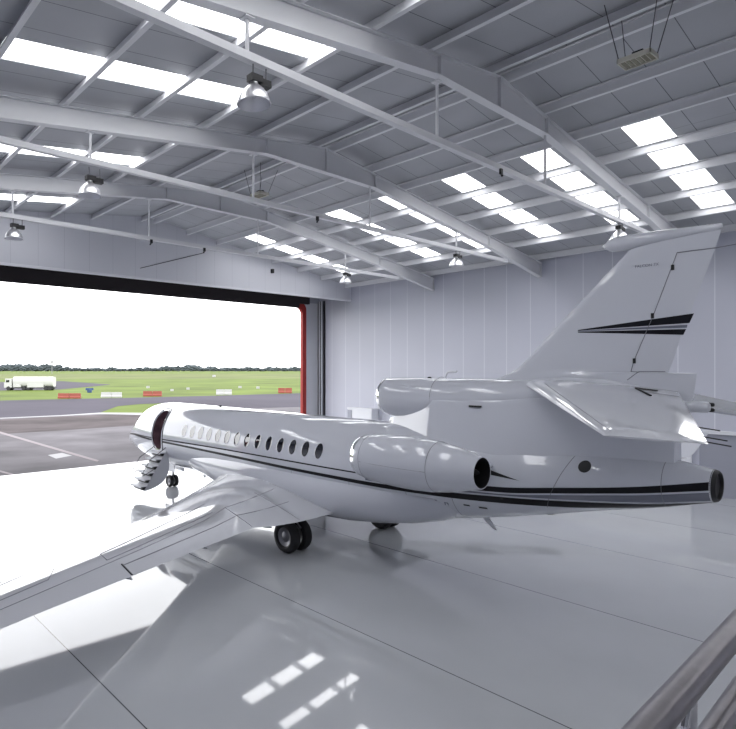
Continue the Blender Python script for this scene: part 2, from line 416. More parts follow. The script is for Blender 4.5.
# ------------------------------------------------------------------ the business jet
PX = 13.2                                  # centre line (x); nose points to +y, out of the door
jet = empty('business_jet', (PX, 12.3, 0), 'large white three engined business jet parked on the glossy hangar floor, airstair open', 'airplane')
FY = [3.18, 4, 5, 6, 7, 8, 9, 10, 11, 12, 20.5, 21.8, 22.8, 23.6, 24.3, 24.9, 25.4, 25.8, 26.0, 26.06]
FT = [3.30, 3.44, 3.52, 3.57, 3.60, 3.63, 3.65, 3.66, 3.67, 3.67, 3.69, 3.69, 3.64, 3.50, 3.20, 2.78, 2.45, 2.18, 1.99, 1.88]
FB = [2.70, 2.46, 2.22, 1.95, 1.70, 1.47, 1.28, 1.12, 1.03, 1.00, 1.00, 1.02, 1.08, 1.16, 1.25, 1.36, 1.47, 1.60, 1.74, 1.86]
FH = [.31, .50, .70, .86, 1.0, 1.12, 1.21, 1.27, 1.29, 1.30, 1.30, 1.27, 1.17, 1.03, .86, .68, .51, .33, .17, .02]
FM = [3.0, 2.94, 2.85, 2.74, 2.62, 2.52, 2.44, 2.39, 2.36, 2.35, 2.35, 2.33, 2.28, 2.22, 2.14, 2.06, 2.0, 1.93, 1.89, 1.87]
def fus(y): return [spline(FY, a, y) for a in (FT, FB, FM, FH)]
def fus_ring(y, n=64, off=0):
    zt, zb, zm, h = fus(y); r = []
    for k in range(n):
        t = 2 * PI * k / n; c_, s_ = math.cos(t), math.sin(t)
        hh = (zt - zm) if s_ > 0 else (zm - zb)
        r.append((PX + (h + off) * c_, y, zm + (hh + off) * s_))
    return r
def fus_x(y, z, side=-1, off=.003):
    "point of the skin at height z"
    zt, zb, zm, h = fus(y); hh = (zt - zm) if z > zm else (zm - zb)
    q = max(-1, min(1, (z - zm) / hh)); c_ = math.sqrt(max(0, 1 - q * q))
    n = Vector((side * c_ / max(h, .01), 0, q / hh)).normalized()
    return Vector((PX + side * h * c_, y, z)) + n * off
ys = []
y = 3.18
while y < 24.2: ys.append(y); y += .35
ys += [24.4, 24.6, 24.8, 25.0, 25.2, 25.4, 25.55, 25.7, 25.8, 25.88, 25.95, 26.0, 26.03, 26.055]
mb = MB(); mb.rings([fus_ring(y) for y in ys]); fuse = mb.build('fuselage', [M['paint'], M['interior']], jet, smooth=True, sharp=50)
# cut the cabin doorway into the left side
def oval(cy, cz, a, b, e=3.0, n=40, lean=0):
    o = []
    for k in range(n):
        t = 2 * PI * k / n; c_, s_ = math.cos(t), math.sin(t)
        yy = a * math.copysign(abs(c_) ** (2 / e), c_); zz = b * math.copysign(abs(s_) ** (2 / e), s_)
        o.append((cy + yy + lean * zz, cz + zz))
    return o
DOOR = oval(21.42, 2.62, .42, .80, 3.2, 44)
cut = MB(); cut.prism(DOOR, 0, PX - 1.6, PX - .55); cutter = cut.build('cutter', M['interior'])
bpy.context.view_layer.update()
md = fuse.modifiers.new('door', 'BOOLEAN'); md.operation = 'DIFFERENCE'; md.object = cutter; md.solver = 'EXACT'; md.material_mode = 'TRANSFER'
bpy.context.view_layer.update()
me = bpy.data.meshes.new_from_object(fuse.evaluated_get(bpy.context.evaluated_depsgraph_get()))
fuse.modifiers.clear(); me.name = 'fuselage'; fuse.data = me
bpy.data.objects.remove(cutter, do_unlink=True)

def ribbon(y0, y1, zf, side, m, name, parent, step=.15, off=.004):
    "surface band following the skin between heights zf(y) -> (lo, hi)"
    g = []; n = max(2, int(abs(y1 - y0) / step))
    for i in range(n + 1):
        y = y0 + (y1 - y0) * i / n; lo, hi = zf(y)
        g.append([fus_x(y, lo + (hi - lo) * j / 4, side, off) for j in range(5)])
    mb = MB(); mb.sheet(g); return mb.build(name, m, parent, smooth=True)
SY = [3.18, 4.2, 4.85, 5.56, 6.76, 8.5, 10.6, 13, 16, 21, 24, 25.9]
UP = [3.03, 2.83, 2.73, 2.63, 2.48, 2.41, 2.36, 2.35, 2.345, 2.29, 2.22, 2.06]      # middle of the upper black stripe
UW = [.15, .13, .12, .12, .12, .08, .038, .042, .045, .045, .04, .02]
LO = [2.72, 2.50, 2.41, 2.33, 2.24, 2.16, 2.12, 2.12, 2.15, 2.19, 2.19, 2.03]      # middle of the lower black stripe
LW = [.005, .08, .12, .145, .15, .13, .10, .09, .085, .075, .06, .02]
for side in (-1, 1):
    gap = (20.99, 21.85) if side < 0 else None
    for nm, A, W, mm in (('upper_stripe', UP, UW, 'stripe'), ('lower_stripe', LO, LW, 'stripe')):
        f = lambda y, A=A, W=W: (spline(SY, A, y) - spline(SY, W, y) / 2, spline(SY, A, y) + spline(SY, W, y) / 2)
        if gap: ribbon(3.2, gap[0], f, side, M[mm], nm, jet); ribbon(gap[1], 25.85, f, side, M[mm], nm, jet)
        else: ribbon(3.2, 25.85, f, side, M[mm], nm, jet)
    def g_(y):
        lo = spline(SY, LO, y) + spline(SY, LW, y) / 2 + .035; hi = spline(SY, UP, y) - spline(SY, UW, y) / 2 - .035
        return (lo, max(hi, lo + .002))
    ribbon(3.2, 10.3, g_, side, M['grey_stripe'], 'grey_band', jet)

# cabin windows
def window(y, side):
    cz = 2.77; a, b = .145, .215
    e = empty('cabin_window', (fus_x(y, cz, side).x, y, cz)); e.parent = jet; e.location = e.location - jet.location
    rim = []; ring0 = []; ring1 = []
    n = 28
    for k in range(n):
        t = 2 * PI * k / n
        ring0.append(fus_x(y + (a + .028) * math.cos(t), cz + (b + .028) * math.sin(t), side, .002)); ring1.append(fus_x(y + a * math.cos(t), cz + b * math.sin(t), side, .006))
    mb = MB(); mb.add(ring0 + ring1, [(i, (i + 1) % n, n + (i + 1) % n, n + i) for i in range(n)]); mb.build('window_rim', M['paint'], e, smooth=True)
    g = MB(); rows = []
    for j in range(1, 6): rows.append([fus_x(y + a * j / 5 * math.cos(2 * PI * k / n), cz + b * j / 5 * math.sin(2 * PI * k / n), side, .0062 - .003 * (j < 5)) for k in range(n)])
    g.rings(rows, True, False); g.build('window_pane', M['glass'], e, smooth=True)
for side in (-1, 1):
    for k in range(14):
        if side > 0 and k % 1: continue
        window(12.06 + k * .561, side)

# flight deck glazing
for side in (-1, 1):
    for (y0, y1, za, zb_) in ((24.15, 24.75, .60, .90), (23.45, 24.1, .60, .88)):
        g = []
        for i in range(7):
            y = y0 + (y1 - y0) * i / 6; zt, zb, zm, h = fus(y); row = []
            for j in range(6):
                t = PI / 2 * (.30 + .42 * j / 5) if y0 < 24 else PI / 2 * (.40 + .55 * j / 5)
                row.append((PX + side * (h + .004) * math.cos(t), y, zm + (zt - zm + .004) * math.sin(t)))
            g.append(row)
        mb = MB(); mb.sheet(g); mb.build('windshield', M['glass'], jet, smooth=True)

# doorway rim and airstair
mb = MB(); pts = [fus_x(21.42 + (p[0] - 21.42) * 1.15, 2.62 + (p[1] - 2.62) * 1.08, -1, .002) for p in DOOR]; pts.append(pts[0]); mb.tube(pts, .014, 6, caps=False); mb.build('door_seal', M['black'], jet, smooth=True)
mb = MB(); pts = [fus_x(p[0], p[1], -1, .0) for p in DOOR]; pts.append(pts[0]); mb.tube(pts, .036, 8, caps=False); mb.build('door_frame', M['chrome'], jet, smooth=True)
stair = empty('airstair', (12.0, 21.42, 1.9)); stair.parent = jet; stair.location -= jet.location
top = Vector((11.98, 0, 1.86)); bot = Vector((10.98, 0, .36))
dirv = (bot - top); L_ = dirv.length; d_ = dirv / L_; nrm = Vector((d_.z, 0, -d_.x))      # below / outward side
if nrm.z > 0: nrm = -nrm
mb = MB(); prof = []
for k in range(13):                        # curved outer skin of the lowered door
    t = k / 12; prof.append(top + d_ * L_ * t + nrm * (.06 + .56 * math.sin(PI * min(1, t * 1.02)) ** .8))
inner = [top + d_ * L_ * (k / 12) + nrm * .03 for k in range(13)]
poly = [(p.x, p.z) for p in prof] + [(p.x, p.z) for p in inner[::-1]]
mb.prism(poly, 1, 20.78, 21.55); mb.build('door_shell', M['lightgrey'], stair)
for k in range(6):
    t = (k + .45) / 6.0; p = top + d_ * L_ * t
    mb = MB(); mb.box(p.x - .24, p.x + .06, 20.76, 21.60, p.z + .0, p.z + .035, 0); mb.box(p.x - .24, p.x - .22, 20.76, 21.60, p.z - .03, p.z + .0, 0); mb.build('step', M['white'], stair)
    mb = MB(); mb.box(p.x - .14, p.x + .08, 20.80, 21.55, p.z - .12, p.z - .001); mb.build('step_riser', M['black'], stair)
for y in (20.74, 21.62):
    mb = MB(); mb.tube([(12.0, y, 2.0), (11.25, y, 1.55), (10.88, y, 1.0), (10.95, y, .95), (11.35, y, 1.12)], .016, 8); mb.build('handrail', M['darkmetal'], stair, smooth=True)

# belly fairing (wing to body)
mb = MB(); rr = []
for y, zb, zt, h in ((20.4, 1.3, 2.2, .6), (19.6, 1.05, 2.3, 1.0), (19.0, .98, 2.35, 1.16), (18.2, .90, 2.4, 1.26), (17.4, .80, 2.4, 1.31), (16, .70, 2.4, 1.335), (12.5, .70, 2.4, 1.335), (11.2, .80, 2.4, 1.32), (10.2, .95, 2.4, 1.27), (9.2, 1.14, 2.35, 1.19), (8.4, 1.38, 2.3, 1.08), (7.8, 1.7, 2.2, .7)):
    ring = []; ee = .7 if y < 17 else min(1.0, .7 + .3 * (y - 17) / 1.4)
    for k in range(40):
        t = 2 * PI * k / 40; c_, s_ = math.cos(t), math.sin(t)
        ring.append((PX + h * math.copysign(abs(c_) ** ee, c_), y, (zt + zb) / 2 + (zt - zb) / 2 * math.copysign(abs(s_) ** (ee + .05), s_)))
    rr.append(ring)
mb.rings(rr)
bf = mb.build('belly_fairing', M['paint'], jet, smooth=True, sharp=60)

# wings
WD = [.9, 1.3, 4.0, 5.2, 7.85, 10.5, 12.9]
WLE = [17.6, 17.0, 14.85, 13.9, 11.9, 9.85, 8.1]
WTE = [11.5, 11.5, 11.58, 11.05, 9.78, 8.42, 7.1]
WZ = [1.24, 1.26, 1.33, 1.37, 1.51, 1.70, 1.88]
WT = [.115, .112, .085, .078, .07, .065, .06]
def lin(xs, ys, x):
    if x <= xs[0]: return ys[0]
    for a, b, c_, d__ in zip(xs, xs[1:], ys, ys[1:]):
        if x <= b: return c_ + (d__ - c_) * (x - a) / (b - a)
    return ys[-1]
def naca(x): return 5 * (.2969 * math.sqrt(x) - .126 * x - .3516 * x * x + .2843 * x ** 3 - .1036 * x ** 4)
def wing_pt(side, d, x, up=1, off=0):
    "x: chord fraction from the leading edge"
    le, te, z, tc_ = lin(WD, WLE, d), lin(WD, WTE, d), lin(WD, WZ, d), lin(WD, WT, d)
    c_ = le - te; camber = .012 * math.sin(PI * x) * c_
    return (PX + side * d, le - x * c_, z + camber - (.13 - .004 * d) * c_ * (math.sqrt(max(0, x - .46) ** 2 + .0009) if x > .46 else .03) * min(1, d / 3) +  up * (naca(x) * tc_ * c_ + off))
def foil_x(n=14): return [(1 - math.cos(PI * k / n)) / 2 for k in range(n + 1)]
def wing(side):
    mb = MB(); rs = []
    ds = [.9, 1.3, 1.9, 2.6, 3.3, 4.0, 4.6, 5.2, 6.5, 7.85, 9.2, 10.5, 11.7, 12.9]
    fx = foil_x(16)
    for d in ds:
        rs.append([wing_pt(side, d, x, 1) for x in fx[::-1]] + [wing_pt(side, d, x, -1) for x in fx[1:-1]])
    mb.rings(rs); w_ = mb.build('wing', M['wing_paint'], jet, smooth=True, sharp=50)
    def seam(path, r=.007, m='seam'):
        pts = []
        for (d0, x0), (d1, x1) in zip(path, path[1:]):
            for k in range(9): 
                t = k / 8; pts.append(Vector(wing_pt(side, d0 + (d1 - d0) * t, x0 + (x1 - x0) * t, 1, .001)))
        s_ = MB(); s_.tube(pts, r, 5); return s_.build('panel_seam', M[m], w_)
    seam([(1.5, .14), (5.2, .12), (12.9, .13)], .006)
    seam([(1.6, .60), (4.0, .62), (5.2, .66), (12.6, .70)], .006)
    seam([(4.4, .42), (8.6, .46), (8.6, .62), (4.6, .60)], .008)
    seam([(1.9, .78), (4.0, .78), (5.2, .80), (8.4, .80)], .009)
    seam([(8.4, .78), (8.4, .99)], .02, 'black')
    seam([(9.6, .30), (9.9, .52), (12.6, .52)], .008)
    seam([(2.4, .56), (2.4, .98)], .006); seam([(4.0, .62), (4.0, .98)], .008)
    # winglet at the tip, beyond the left edge of the picture
    g = MB(); rs = []
    for k in range(7):
        t = k / 6; a = t * 1.15; cx_ = PX + side * (12.9 + .55 * math.sin(a)); z = 1.82 + .55 * (1 - math.cos(a)) + 1.0 * max(0, t - .35)
        le, te = 8.15 - .9 * t, 7.35 - .75 * t
        rs.append([(cx_ + side * .03 * math.sin(2 * PI * i / 12) * (1 - t * .5), (le + te) / 2 + (le - te) / 2 * math.cos(2 * PI * i / 12), z) for i in range(12)])
    g.rings(rs); g.build('winglet', M['paint'], w_, smooth=True)
    # slat actuator fairing under the wing
    for d in (3.4, 6.0, 8.4):
        f_ = MB(); le, te = lin(WD, WLE, d), lin(WD, WTE, d); z = wing_pt(side, d, .72, -1)[2] - .04
        f_.rings([[(PX + side * d + r * math.cos(2 * PI * i / 12), yy, z - .06 * (te + 1.1 - yy) + r * 1.1 * math.sin(2 * PI * i / 12)) for i in range(12)] for yy, r in ((te + 1.3, .01), (te + 1.1, .06), (te + .6, .09), (te + .25, .06), (te + .03, .012))])
        f_.build('flap_track_fairing', M['paint'], w_, smooth=True)
    return w_
wl = wing(-1); wr = wing(1)

# engines
def lathe_y(mb, cx_, cz, prof, n=48, cap0=False, cap1=False): mb.lathe((cx_, 0, cz), 1, prof, n, cap0=cap0, cap1=cap1)
def engine(side):
    cx_, cz = PX + side * 2.0, 2.98
    e = empty('engine_nacelle', (cx_, 8.5, cz)); e.parent = jet; e.location -= jet.location
    def L(nm, m, prof): 
        q = MB(); lathe_y(q, cx_, cz, prof); q.build(nm, M[m], e, smooth=True)
    CP = [(9.62, .515), (9.5, .545), (9.3, .568), (8.9, .592), (8.5, .60), (8.1, .598), (7.7, .575), (7.3, .515), (7.0, .45), (6.75, .385), (6.56, .335), (6.56, .315)]
    L('cowling', 'paint', CP)
    L('intake_lip', 'chrome', [(9.62, .516), (9.70, .50), (9.75, .475), (9.75, .455), (9.68, .435), (9.5, .425)])
    L('intake_duct', 'darkmetal', [(9.5, .425), (8.9, .42), (8.9, .01)])
    mb = MB()
    for k in range(20):
        t = 2 * PI * k / 20; u = Vector((math.cos(t), 0, math.sin(t))); v = Vector((-math.sin(t), 0, math.cos(t))); c0 = Vector((cx_, 9.02, cz))
        mb.add([c0 + u * .1 + v * .02, c0 + u * .41 + v * .045 + Vector((0, .05, 0)), c0 + u * .41 - v * .03, c0 + u * .1 - v * .02], [(0, 1, 2, 3)])
    lathe_y(mb, cx_, cz, [(9.35, .005), (9.3, .05), (9.15, .1), (9.0, .12)]); mb.build('fan', M['darkmetal'], e, smooth=True)
    L('exhaust_nozzle', 'black', [(6.56, .318), (6.64, .305), (7.2, .30), (7.2, .01)])
    L('exhaust_cone', 'black', [(6.62, .02), (6.72, .07), (7.1, .12)])
    for y_, r_ in ((7.55, .557), (9.42, .556)):
        mb = MB(); mb.tube([(cx_ + r_ * math.cos(2 * PI * k / 48), y_, cz + r_ * math.sin(2 * PI * k / 48)) for k in range(49)], .005, 5, caps=False); mb.build('cowl_seam', M['seam'], e)
    mb = MB(); mb.tube([(cx_ + side * r_ * .985, y_, cz - r_ * .10) for y_, r_ in ((9.4, .56), (8.9, .594), (8.5, .602), (8.1, .60), (7.7, .576), (7.56, .56))], .006, 5); mb.build('cowl_seam', M['seam'], e)
    # pylon
    mb = MB(); rs = []
    for k in range(6):
        t = k / 5; x_ = PX + side * (.95 + .75 * t)
        rs.append([(x_, 8.1 + 1.1 * math.cos(2 * PI * i / 24) - (.1 if math.cos(2 * PI * i / 24) < 0 else 0) * abs(math.cos(2 * PI * i / 24)), 2.98 + (.16 - .04 * t) * math.sin(2 * PI * i / 24)) for i in range(24)])
    mb.rings(rs); mb.build('pylon', M['paint'], e, smooth=True)
engine(-1); engine(1)

# centre engine intake and its duct
ci = empty('center_intake', (PX, 10.9, 4.35)); ci.parent = jet; ci.location -= jet.location
mb = MB(); rs = []
for y_, r_ in ((10.5, .505), (10.37, .53), (10.1, .54), (9.6, .54), (9.0, .54), (8.0, .53), (7.0, .48), (6.0, .38), (5.2, .28)):
    zc = 4.89 - r_
    rs.append([(PX + r_ * math.cos(2 * PI * k / 48), y_, zc + r_ * math.sin(2 * PI * k / 48)) for k in range(48)])
mb.rings(rs, False, True); mb.build('duct', M['paint'], ci, smooth=True)
mb = MB(); lathe_y(mb, PX, 4.385, [(10.5, .506), (10.57, .492), (10.61, .47), (10.61, .45), (10.55, .43), (10.42, .42)]); mb.build('intake_lip', M['chrome'], ci, smooth=True)
mb = MB(); lathe_y(mb, PX, 4.385, [(10.42, .42), (9.9, .40), (9.7, .39), (9.7, .01)]); mb.build('intake_duct', M['darkmetal'], ci, smooth=True)
mb = MB(); lathe_y(mb, PX, 4.385, [(8.852, .53), (8.851, .5415), (8.845, .5415), (8.844, .53)]); mb.build('cowl_seam', M['seam'], ci)
# dorsal fairing blending the duct into the body
mb = MB(); rs = []
for y_, zt, wt, wb, zb in ((10.45, 3.75, .08, .16, 3.45), (10.2, 3.86, .18, .28, 3.4), (9.8, 3.93, .26, .42, 3.3), (9.4, 4.03, .38, .58, 3.2), (9.1, 4.12, .46, .67, 3.1), (8.75, 4.34, .541, .78, 3.0), (8.4, 4.355, .541, .88, 2.9), (8.0, 4.36, .533, .94, 2.85), (7.0, 4.41, .483, .92, 2.75), (6.0, 4.51, .383, .76, 2.75), (5.2, 4.61, .283, .58, 2.85), (4.4, 4.6, .20, .38, 3.0), (3.75, 4.5, .13, .22, 3.1)):
    ring = []
    n = 16
    prof = []
    for k in range(n + 1):
        t = k / n; z = zb + (zt - zb) * math.sin(PI / 2 * t); 
        half = wb + (wt - wb) * (1 - (1 - t) ** 1.6)
        prof.append((half, z))
    ring = [(PX - a, y_, z) for a, z in prof] + [(PX + a, y_, z) for a, z in prof[::-1][1:]]
    rs.append(ring)
mb.rings(rs); mb.build('dorsal_fairing', M['paint'], jet, smooth=True, sharp=70)

# fin: sections at rising height, aerofoil in plan
fin = empty('tail_fin', (PX, 5, 4.8)); fin.parent = jet; fin.location -= jet.location
FZ = [3.3, 4.0, 4.6, 5.04, 5.05, 5.25, 5.5, 5.8, 6.1, 7.0, 7.45, 7.72]
FLE = [8.2, 8.2, 8.0, 7.0, 6.98, 6.72, 6.46, 6.20, 5.92, 5.04, 4.60, 4.33]
FTE = [3.85, 3.75, 3.50, 3.45, 3.90, 3.83, 3.76, 3.68, 3.58, 3.28, 3.14, 3.06]
FTH = [.30, .27, .24, .22, .21, .20, .19, .18, .17, .14, .125, .12]
def fin_x(y, z):
    le, te, th = lin(FZ, FLE, z), lin(FZ, FTE, z), lin(FZ, FTH, z)
    x = max(0, min(1, (le - y) / (le - te))); return th * naca(x) * 1.0
mb = MB(); rs = []; fx = foil_x(16)
for z in [3.3, 3.7, 4.2, 4.6, 4.89, 5.04, 5.05, 5.15, 5.25, 5.37, 5.5, 5.65, 5.8, 6.1, 6.5, 7.0, 7.45, 7.72]:
    le, te, th = lin(FZ, FLE, z), lin(FZ, FTE, z), lin(FZ, FTH, z)
    rs.append([(PX - th * naca(x), le - x * (le - te), z) for x in fx] + [(PX + th * naca(x), le - x * (le - te), z) for x in fx[::-1][1:-1]])
mb.rings(rs); mb.build('fin_body', M['paint'], fin, smooth=True, sharp=50)
mb = MB(); rs = []                          # bullet on top of the fin
for t in range(15):
    u = t / 14; y_ = 5.06 - u * 1.98; r_ = math.sqrt(max(.0004, 1 - (1 - min(1, u / .16)) ** 2)); zc = 7.64 + .05 * u; hh = (.15 * (1 - max(0, u - .3) * .9)) * r_; ww = (.14 * (1 - max(0, u - .5) * 1.6)) * r_
    rs.append([(PX + ww * math.cos(2 * PI * k / 20), y_, zc + hh * math.sin(2 * PI * k / 20)) for k in range(20)])
mb.rings(rs); mb.build('fin_tip_fairing', M['paint'], fin, smooth=True, sharp=60)
def fin_patch(poly, name, m, off=.004, side=-1):
    "poly: quad (y, z) corners a b c d"
    a, b, c_, d__ = [Vector(p) for p in poly]; g = []
    for i in range(9):
        row = []
        for j in range(5):
            p = (a + (b - a) * i / 8) * (1 - j / 4) + (d__ + (c_ - d__) * i / 8) * (j / 4)
            row.append((PX + side * (fin_x(p.x, p.y) + off), p.x, p.y))
        g.append(row)
    mb = MB(); mb.sheet(g); return mb.build(name, m, fin, smooth=True)
for side in (-1, 1):
    fin_patch([(5.5, 5.945), (3.50, 6.15), (3.57, 5.975), (5.5, 5.93)], 'fin_stripe', M['stripe'], side=side)
    fin_patch([(5.5, 5.925), (3.60, 5.945), (3.61, 5.89), (5.5, 5.915)], 'fin_stripe', M['grey_stripe'], side=side)
    fin_patch([(5.5, 5.908), (3.62, 5.865), (3.665, 5.76), (5.5, 5.89)], 'fin_stripe', M['stripe'], side=side)
    pts = [(3.75, 7.31), (4.14, 6.15), (4.47, 5.28), (4.52, 5.07)]
    for seg, r_ in ((pts, .007), ([(3.75, 7.31), (3.15, 7.31)], .010), ([(4.52, 5.07), (4.38, 5.06)], .008), ([(4.58, 4.90), (4.38, 5.07), (3.95, 5.07)], .008)):
        mb = MB(); p2 = []
        for p, q in zip(seg, seg[1:]): p2 += [(p[0] + (q[0] - p[0]) * k / 6, p[1] + (q[1] - p[1]) * k / 6) for k in range(7)]
        mb.tube([(PX + side * (fin_x(*p) + .002), p[0], p[1]) for p in p2], r_, 5); mb.build('rudder_seam', M['seam'], fin)
    for (y_, z) in ((3.82, 7.04), (4.15, 6.15), (4.46, 5.28)):
        mb = MB(); x_ = PX + side * (fin_x(y_, z) + .005); mb.box(x_ - .01, x_ + .01, y_ - .025, y_ + .025, z - .05, z + .05); mb.build('rudder_hinge', M['black'], fin)
# static wick at the top of the rudder
mb = MB(); mb.tube([(PX, 3.18, 7.31), (PX, 2.88, 7.33)], .008, 6); mb.build('static_wick', M['seam'], fin)
cu = bpy.data.curves.new('fin_lettering', 'FONT'); cu.body = 'FALCON 7X'; cu.size = .075; cu.extrude = .001; cu.align_x = 'CENTER'
to = bpy.data.objects.new('fin_lettering', cu); COL.objects.link(to)
cu.materials.append(M['grey_stripe'])
dg = bpy.context.evaluated_depsgraph_get(); tm = bpy.data.meshes.new_from_object(to.evaluated_get(dg)); bpy.data.objects.remove(to, do_unlink=True)
lt = bpy.data.objects.new('fin_lettering', tm); COL.objects.link(lt); lt.parent = fin
lt.location = Vector((PX - fin_x(4.24, 7.14) - .006, 4.24, 7.11)) - jet.location - fin.location; lt.rotation_euler = (PI / 2, 0, -PI / 2)

# stabiliser
def stab(side):
    D = [0.0, .3, 3.45]; LEs = [6.75, 6.50, 3.72]; TEs = [3.75, 3.65, 2.42]; Zs = [4.80, 4.76, 4.10]; Ts = [.09, .09, .075]
    def pt(d, x, up, off=0):
        le, te, z, tt = lin(D, LEs, d), lin(D, TEs, d), lin(D, Zs, d), lin(D, Ts, d); c_ = le - te
        inc = -.10 * (1 - d / 3.45) * x
        return (PX + side * d, le - x * c_, z + inc + up * (naca(x) * tt * c_ + off))
    mb = MB(); rs = []; fx = foil_x(14)
    for d in (0, .3, .9, 1.5, 2.1, 2.7, 3.1, 3.36, 3.45):
        k = 1 if d < 3.4 else .35
        rs.append([pt(d, x, k) for x in fx[::-1]] + [pt(d, x, -k) for x in fx[1:-1]])
    mb.rings(rs); s_ = mb.build('stabilizer', M['wing_paint'], jet, smooth=True, sharp=50)
    for path in ([(.6, .80), (.6, .99)], [(.5, .12), (3.3, .12)]):
        pts = []
        for (d0, x0), (d1, x1) in zip(path, path[1:]):
            pts += [Vector(pt(d0 + (d1 - d0) * k / 8, x0 + (x1 - x0) * k / 8, 1, .001)) for k in range(9)]
        g = MB(); g.tube(pts, .006, 5); g.build('elevator_seam', M['seam'], s_)
    for d, y0 in ((2.6, .99), (3.1, .99), (3.35, .99)):
        p = Vector(pt(d, .99, 0)); g = MB(); g.tube([p, p + Vector((side * .04, -.28, -.03))], .010, 6); g.build('static_wick', M['black'], s_)
    if side < 0:                            # black arrow mark at the root
        for a, b in (((.38, .75), (.36, .88)), ((.38, .75), (.86, .81))):
            g = MB(); g.tube([Vector(pt(a[0], a[1], 1, .004)), Vector(pt(b[0], b[1], 1, .004))], .022, 5); g.build('arrow_mark', M['black'], s_)
stab(-1); stab(1)
mb = MB(); rs = []                          # bullet where the stabiliser meets the fin
for y_, h_, w_, zc in ((6.9, .02, .02, 4.84), (6.5, .12, .13, 4.82), (5.8, .19, .21, 4.78), (5.0, .23, .24, 4.70), (4.4, .20, .21, 4.60), (3.95, .14, .15, 4.47), (3.6, .11, .12, 4.42), (3.3, .10, .10, 4.42), (3.24, .07, .06, 4.42)):
    rs.append([(PX + w_ * math.cos(2 * PI * k / 24), y_, zc + h_ * math.sin(2 * PI * k / 24)) for k in range(24)])
mb.rings(rs); tf = mb.build('tail_bullet', M['paint'], jet, smooth=True, sharp=60)
for z in (4.47, 4.37):
    mb = MB(); mb.lathe((PX, 0, z), 1, [(3.27, .038), (3.21, .038), (3.19, .02)], 12, cap0=True, cap1=True); mb.build('tail_light', M['black'], tf, smooth=True)

# rear: exhaust of the centre engine, seams, vent, small marks
mb = MB(); mb.rings([[(PX + (p[0] - PX) * k, y_, 3.0 + (p[2] - 3.0) * k) for p in fus_ring(3.18, 48)] for y_, k in ((3.23, 1.015), (3.19, 1.01), (3.14, .94), (3.115, .86), (3.12, .80), (3.17, .76))], False, True)
mb.build('exhaust_nozzle', M['black'], jet, smooth=True)
def hoop(y_, z0, z1, name='body_seam', r=.006, side=-1, lean=0):
    pts = []; 
    zt, zb, zm, h = fus(y_)
    z1 = min(z1, zt - .001); z0 = max(z0, zb + .001)
    mb = MB(); mb.tube([fus_x(y_ + lean * (1 - k / 24), z0 + (z1 - z0) * k / 24, side, .0) for k in range(25)], r, 5); return mb.build(name, M['seam'], jet)
hoop(3.88, 2.46, 3.43); hoop(5.28, 2.2, 3.56, lean=.62); hoop(9.1, 1.3, 2.1); hoop(10.9, 1.1, 2.1); hoop(7.9, 1.5, 2.1); hoop(13.2, 1.9, 2.1)
def disc(y_, z, r_, name, m, side=-1):
    mb = MB(); n = 24
    mb.add([fus_x(y_, z, side, .006)] + [fus_x(y_ + r_ * math.cos(2 * PI * k / n), z + r_ * math.sin(2 * PI * k / n), side, .006) for k in range(n)], [(0, k + 1, (k + 1) % n + 1) for k in range(n)])
    return mb.build(name, M[m], jet)
disc(5.14, 3.16, .115, 'round_vent', 'black')
for y_, z, a, b in ((7.6, 1.98, .07, .02), (7.25, 1.97, .09, .022), (6.0, 1.98, .05, .02), (6.75, 2.28, .03, .03), (5.1, 2.35, .03, .015)):
    mb = MB(); mb.sheet([[fus_x(y_ + a * i, z + b * j, -1, .006) for j in (-1, 0, 1)] for i in (-1, 0, 1)]); mb.build('body_vent', M['black'], jet)
# stencilled service markings behind the wing
for y_, z, a, b in ((8.55, 1.90, .015, .05), (8.52, 1.76, .022, .02), (8.35, 1.99, .05, .010), (8.32, 1.9, .012, .05), (8.25, 1.78, .045, .010), (8.08, 1.96, .05, .012), (8.05, 1.93, .012, .03), (8.12, 1.93, .012, .03)):
    mb = MB(); mb.sheet([[fus_x(y_ + a * i, z + b * j, -1, .005) for j in (-1, 0, 1)] for i in (-1, 0, 1)]); mb.build('stencil_mark', M['grey_stripe'], jet)
# slot vent on the duct side and blade aerials
mb = MB(); mb.box(PX - .60, PX - .53, 7.42, 7.72, 4.23, 4.27); mb.build('duct_vent', M['black'], jet)
mb = MB(); mb.tube([(PX, 8.76, 4.88), (PX, 8.70, 5.02), (PX, 8.65, 5.05), (PX, 8.42, 5.06)], .022, 8); mb.build('aerial', M['white'], jet, smooth=True)
mb = MB(); mb.lathe((PX, 9.22, 4.88), 2, [(0, .05), (.03, .05), (.045, .03)], 12, cap1=True); mb.build('beacon', M['black'], jet)
mb = MB(); mb.lathe((PX - .0, 18.7, 3.69), 2, [(0, .06), (.04, .05), (.06, .02)], 12, cap1=True); mb.build('beacon', M['darkmetal'], jet)
for y_ in (7.75,):
    zb = fus(y_)[1]
    mb = MB(); mb.prism([(y_, zb + .02), (y_ - .22, zb + .02), (y_ - .40, zb - .22), (y_ - .32, zb - .22)], 0, PX - .01, PX + .01); mb.build('blade_aerial', M['white'], jet)
# heat shield mark behind the engine
mb = MB(); mb.sheet([[fus_x(6.96 - .62 * i / 6, 2.83 - .10 * i / 6 + (.05 * (1 - i / 6)) * j, -1, .005) for j in (-1, 0, 1)] for i in range(7)]); mb.build('exhaust_mark', M['black'], jet)

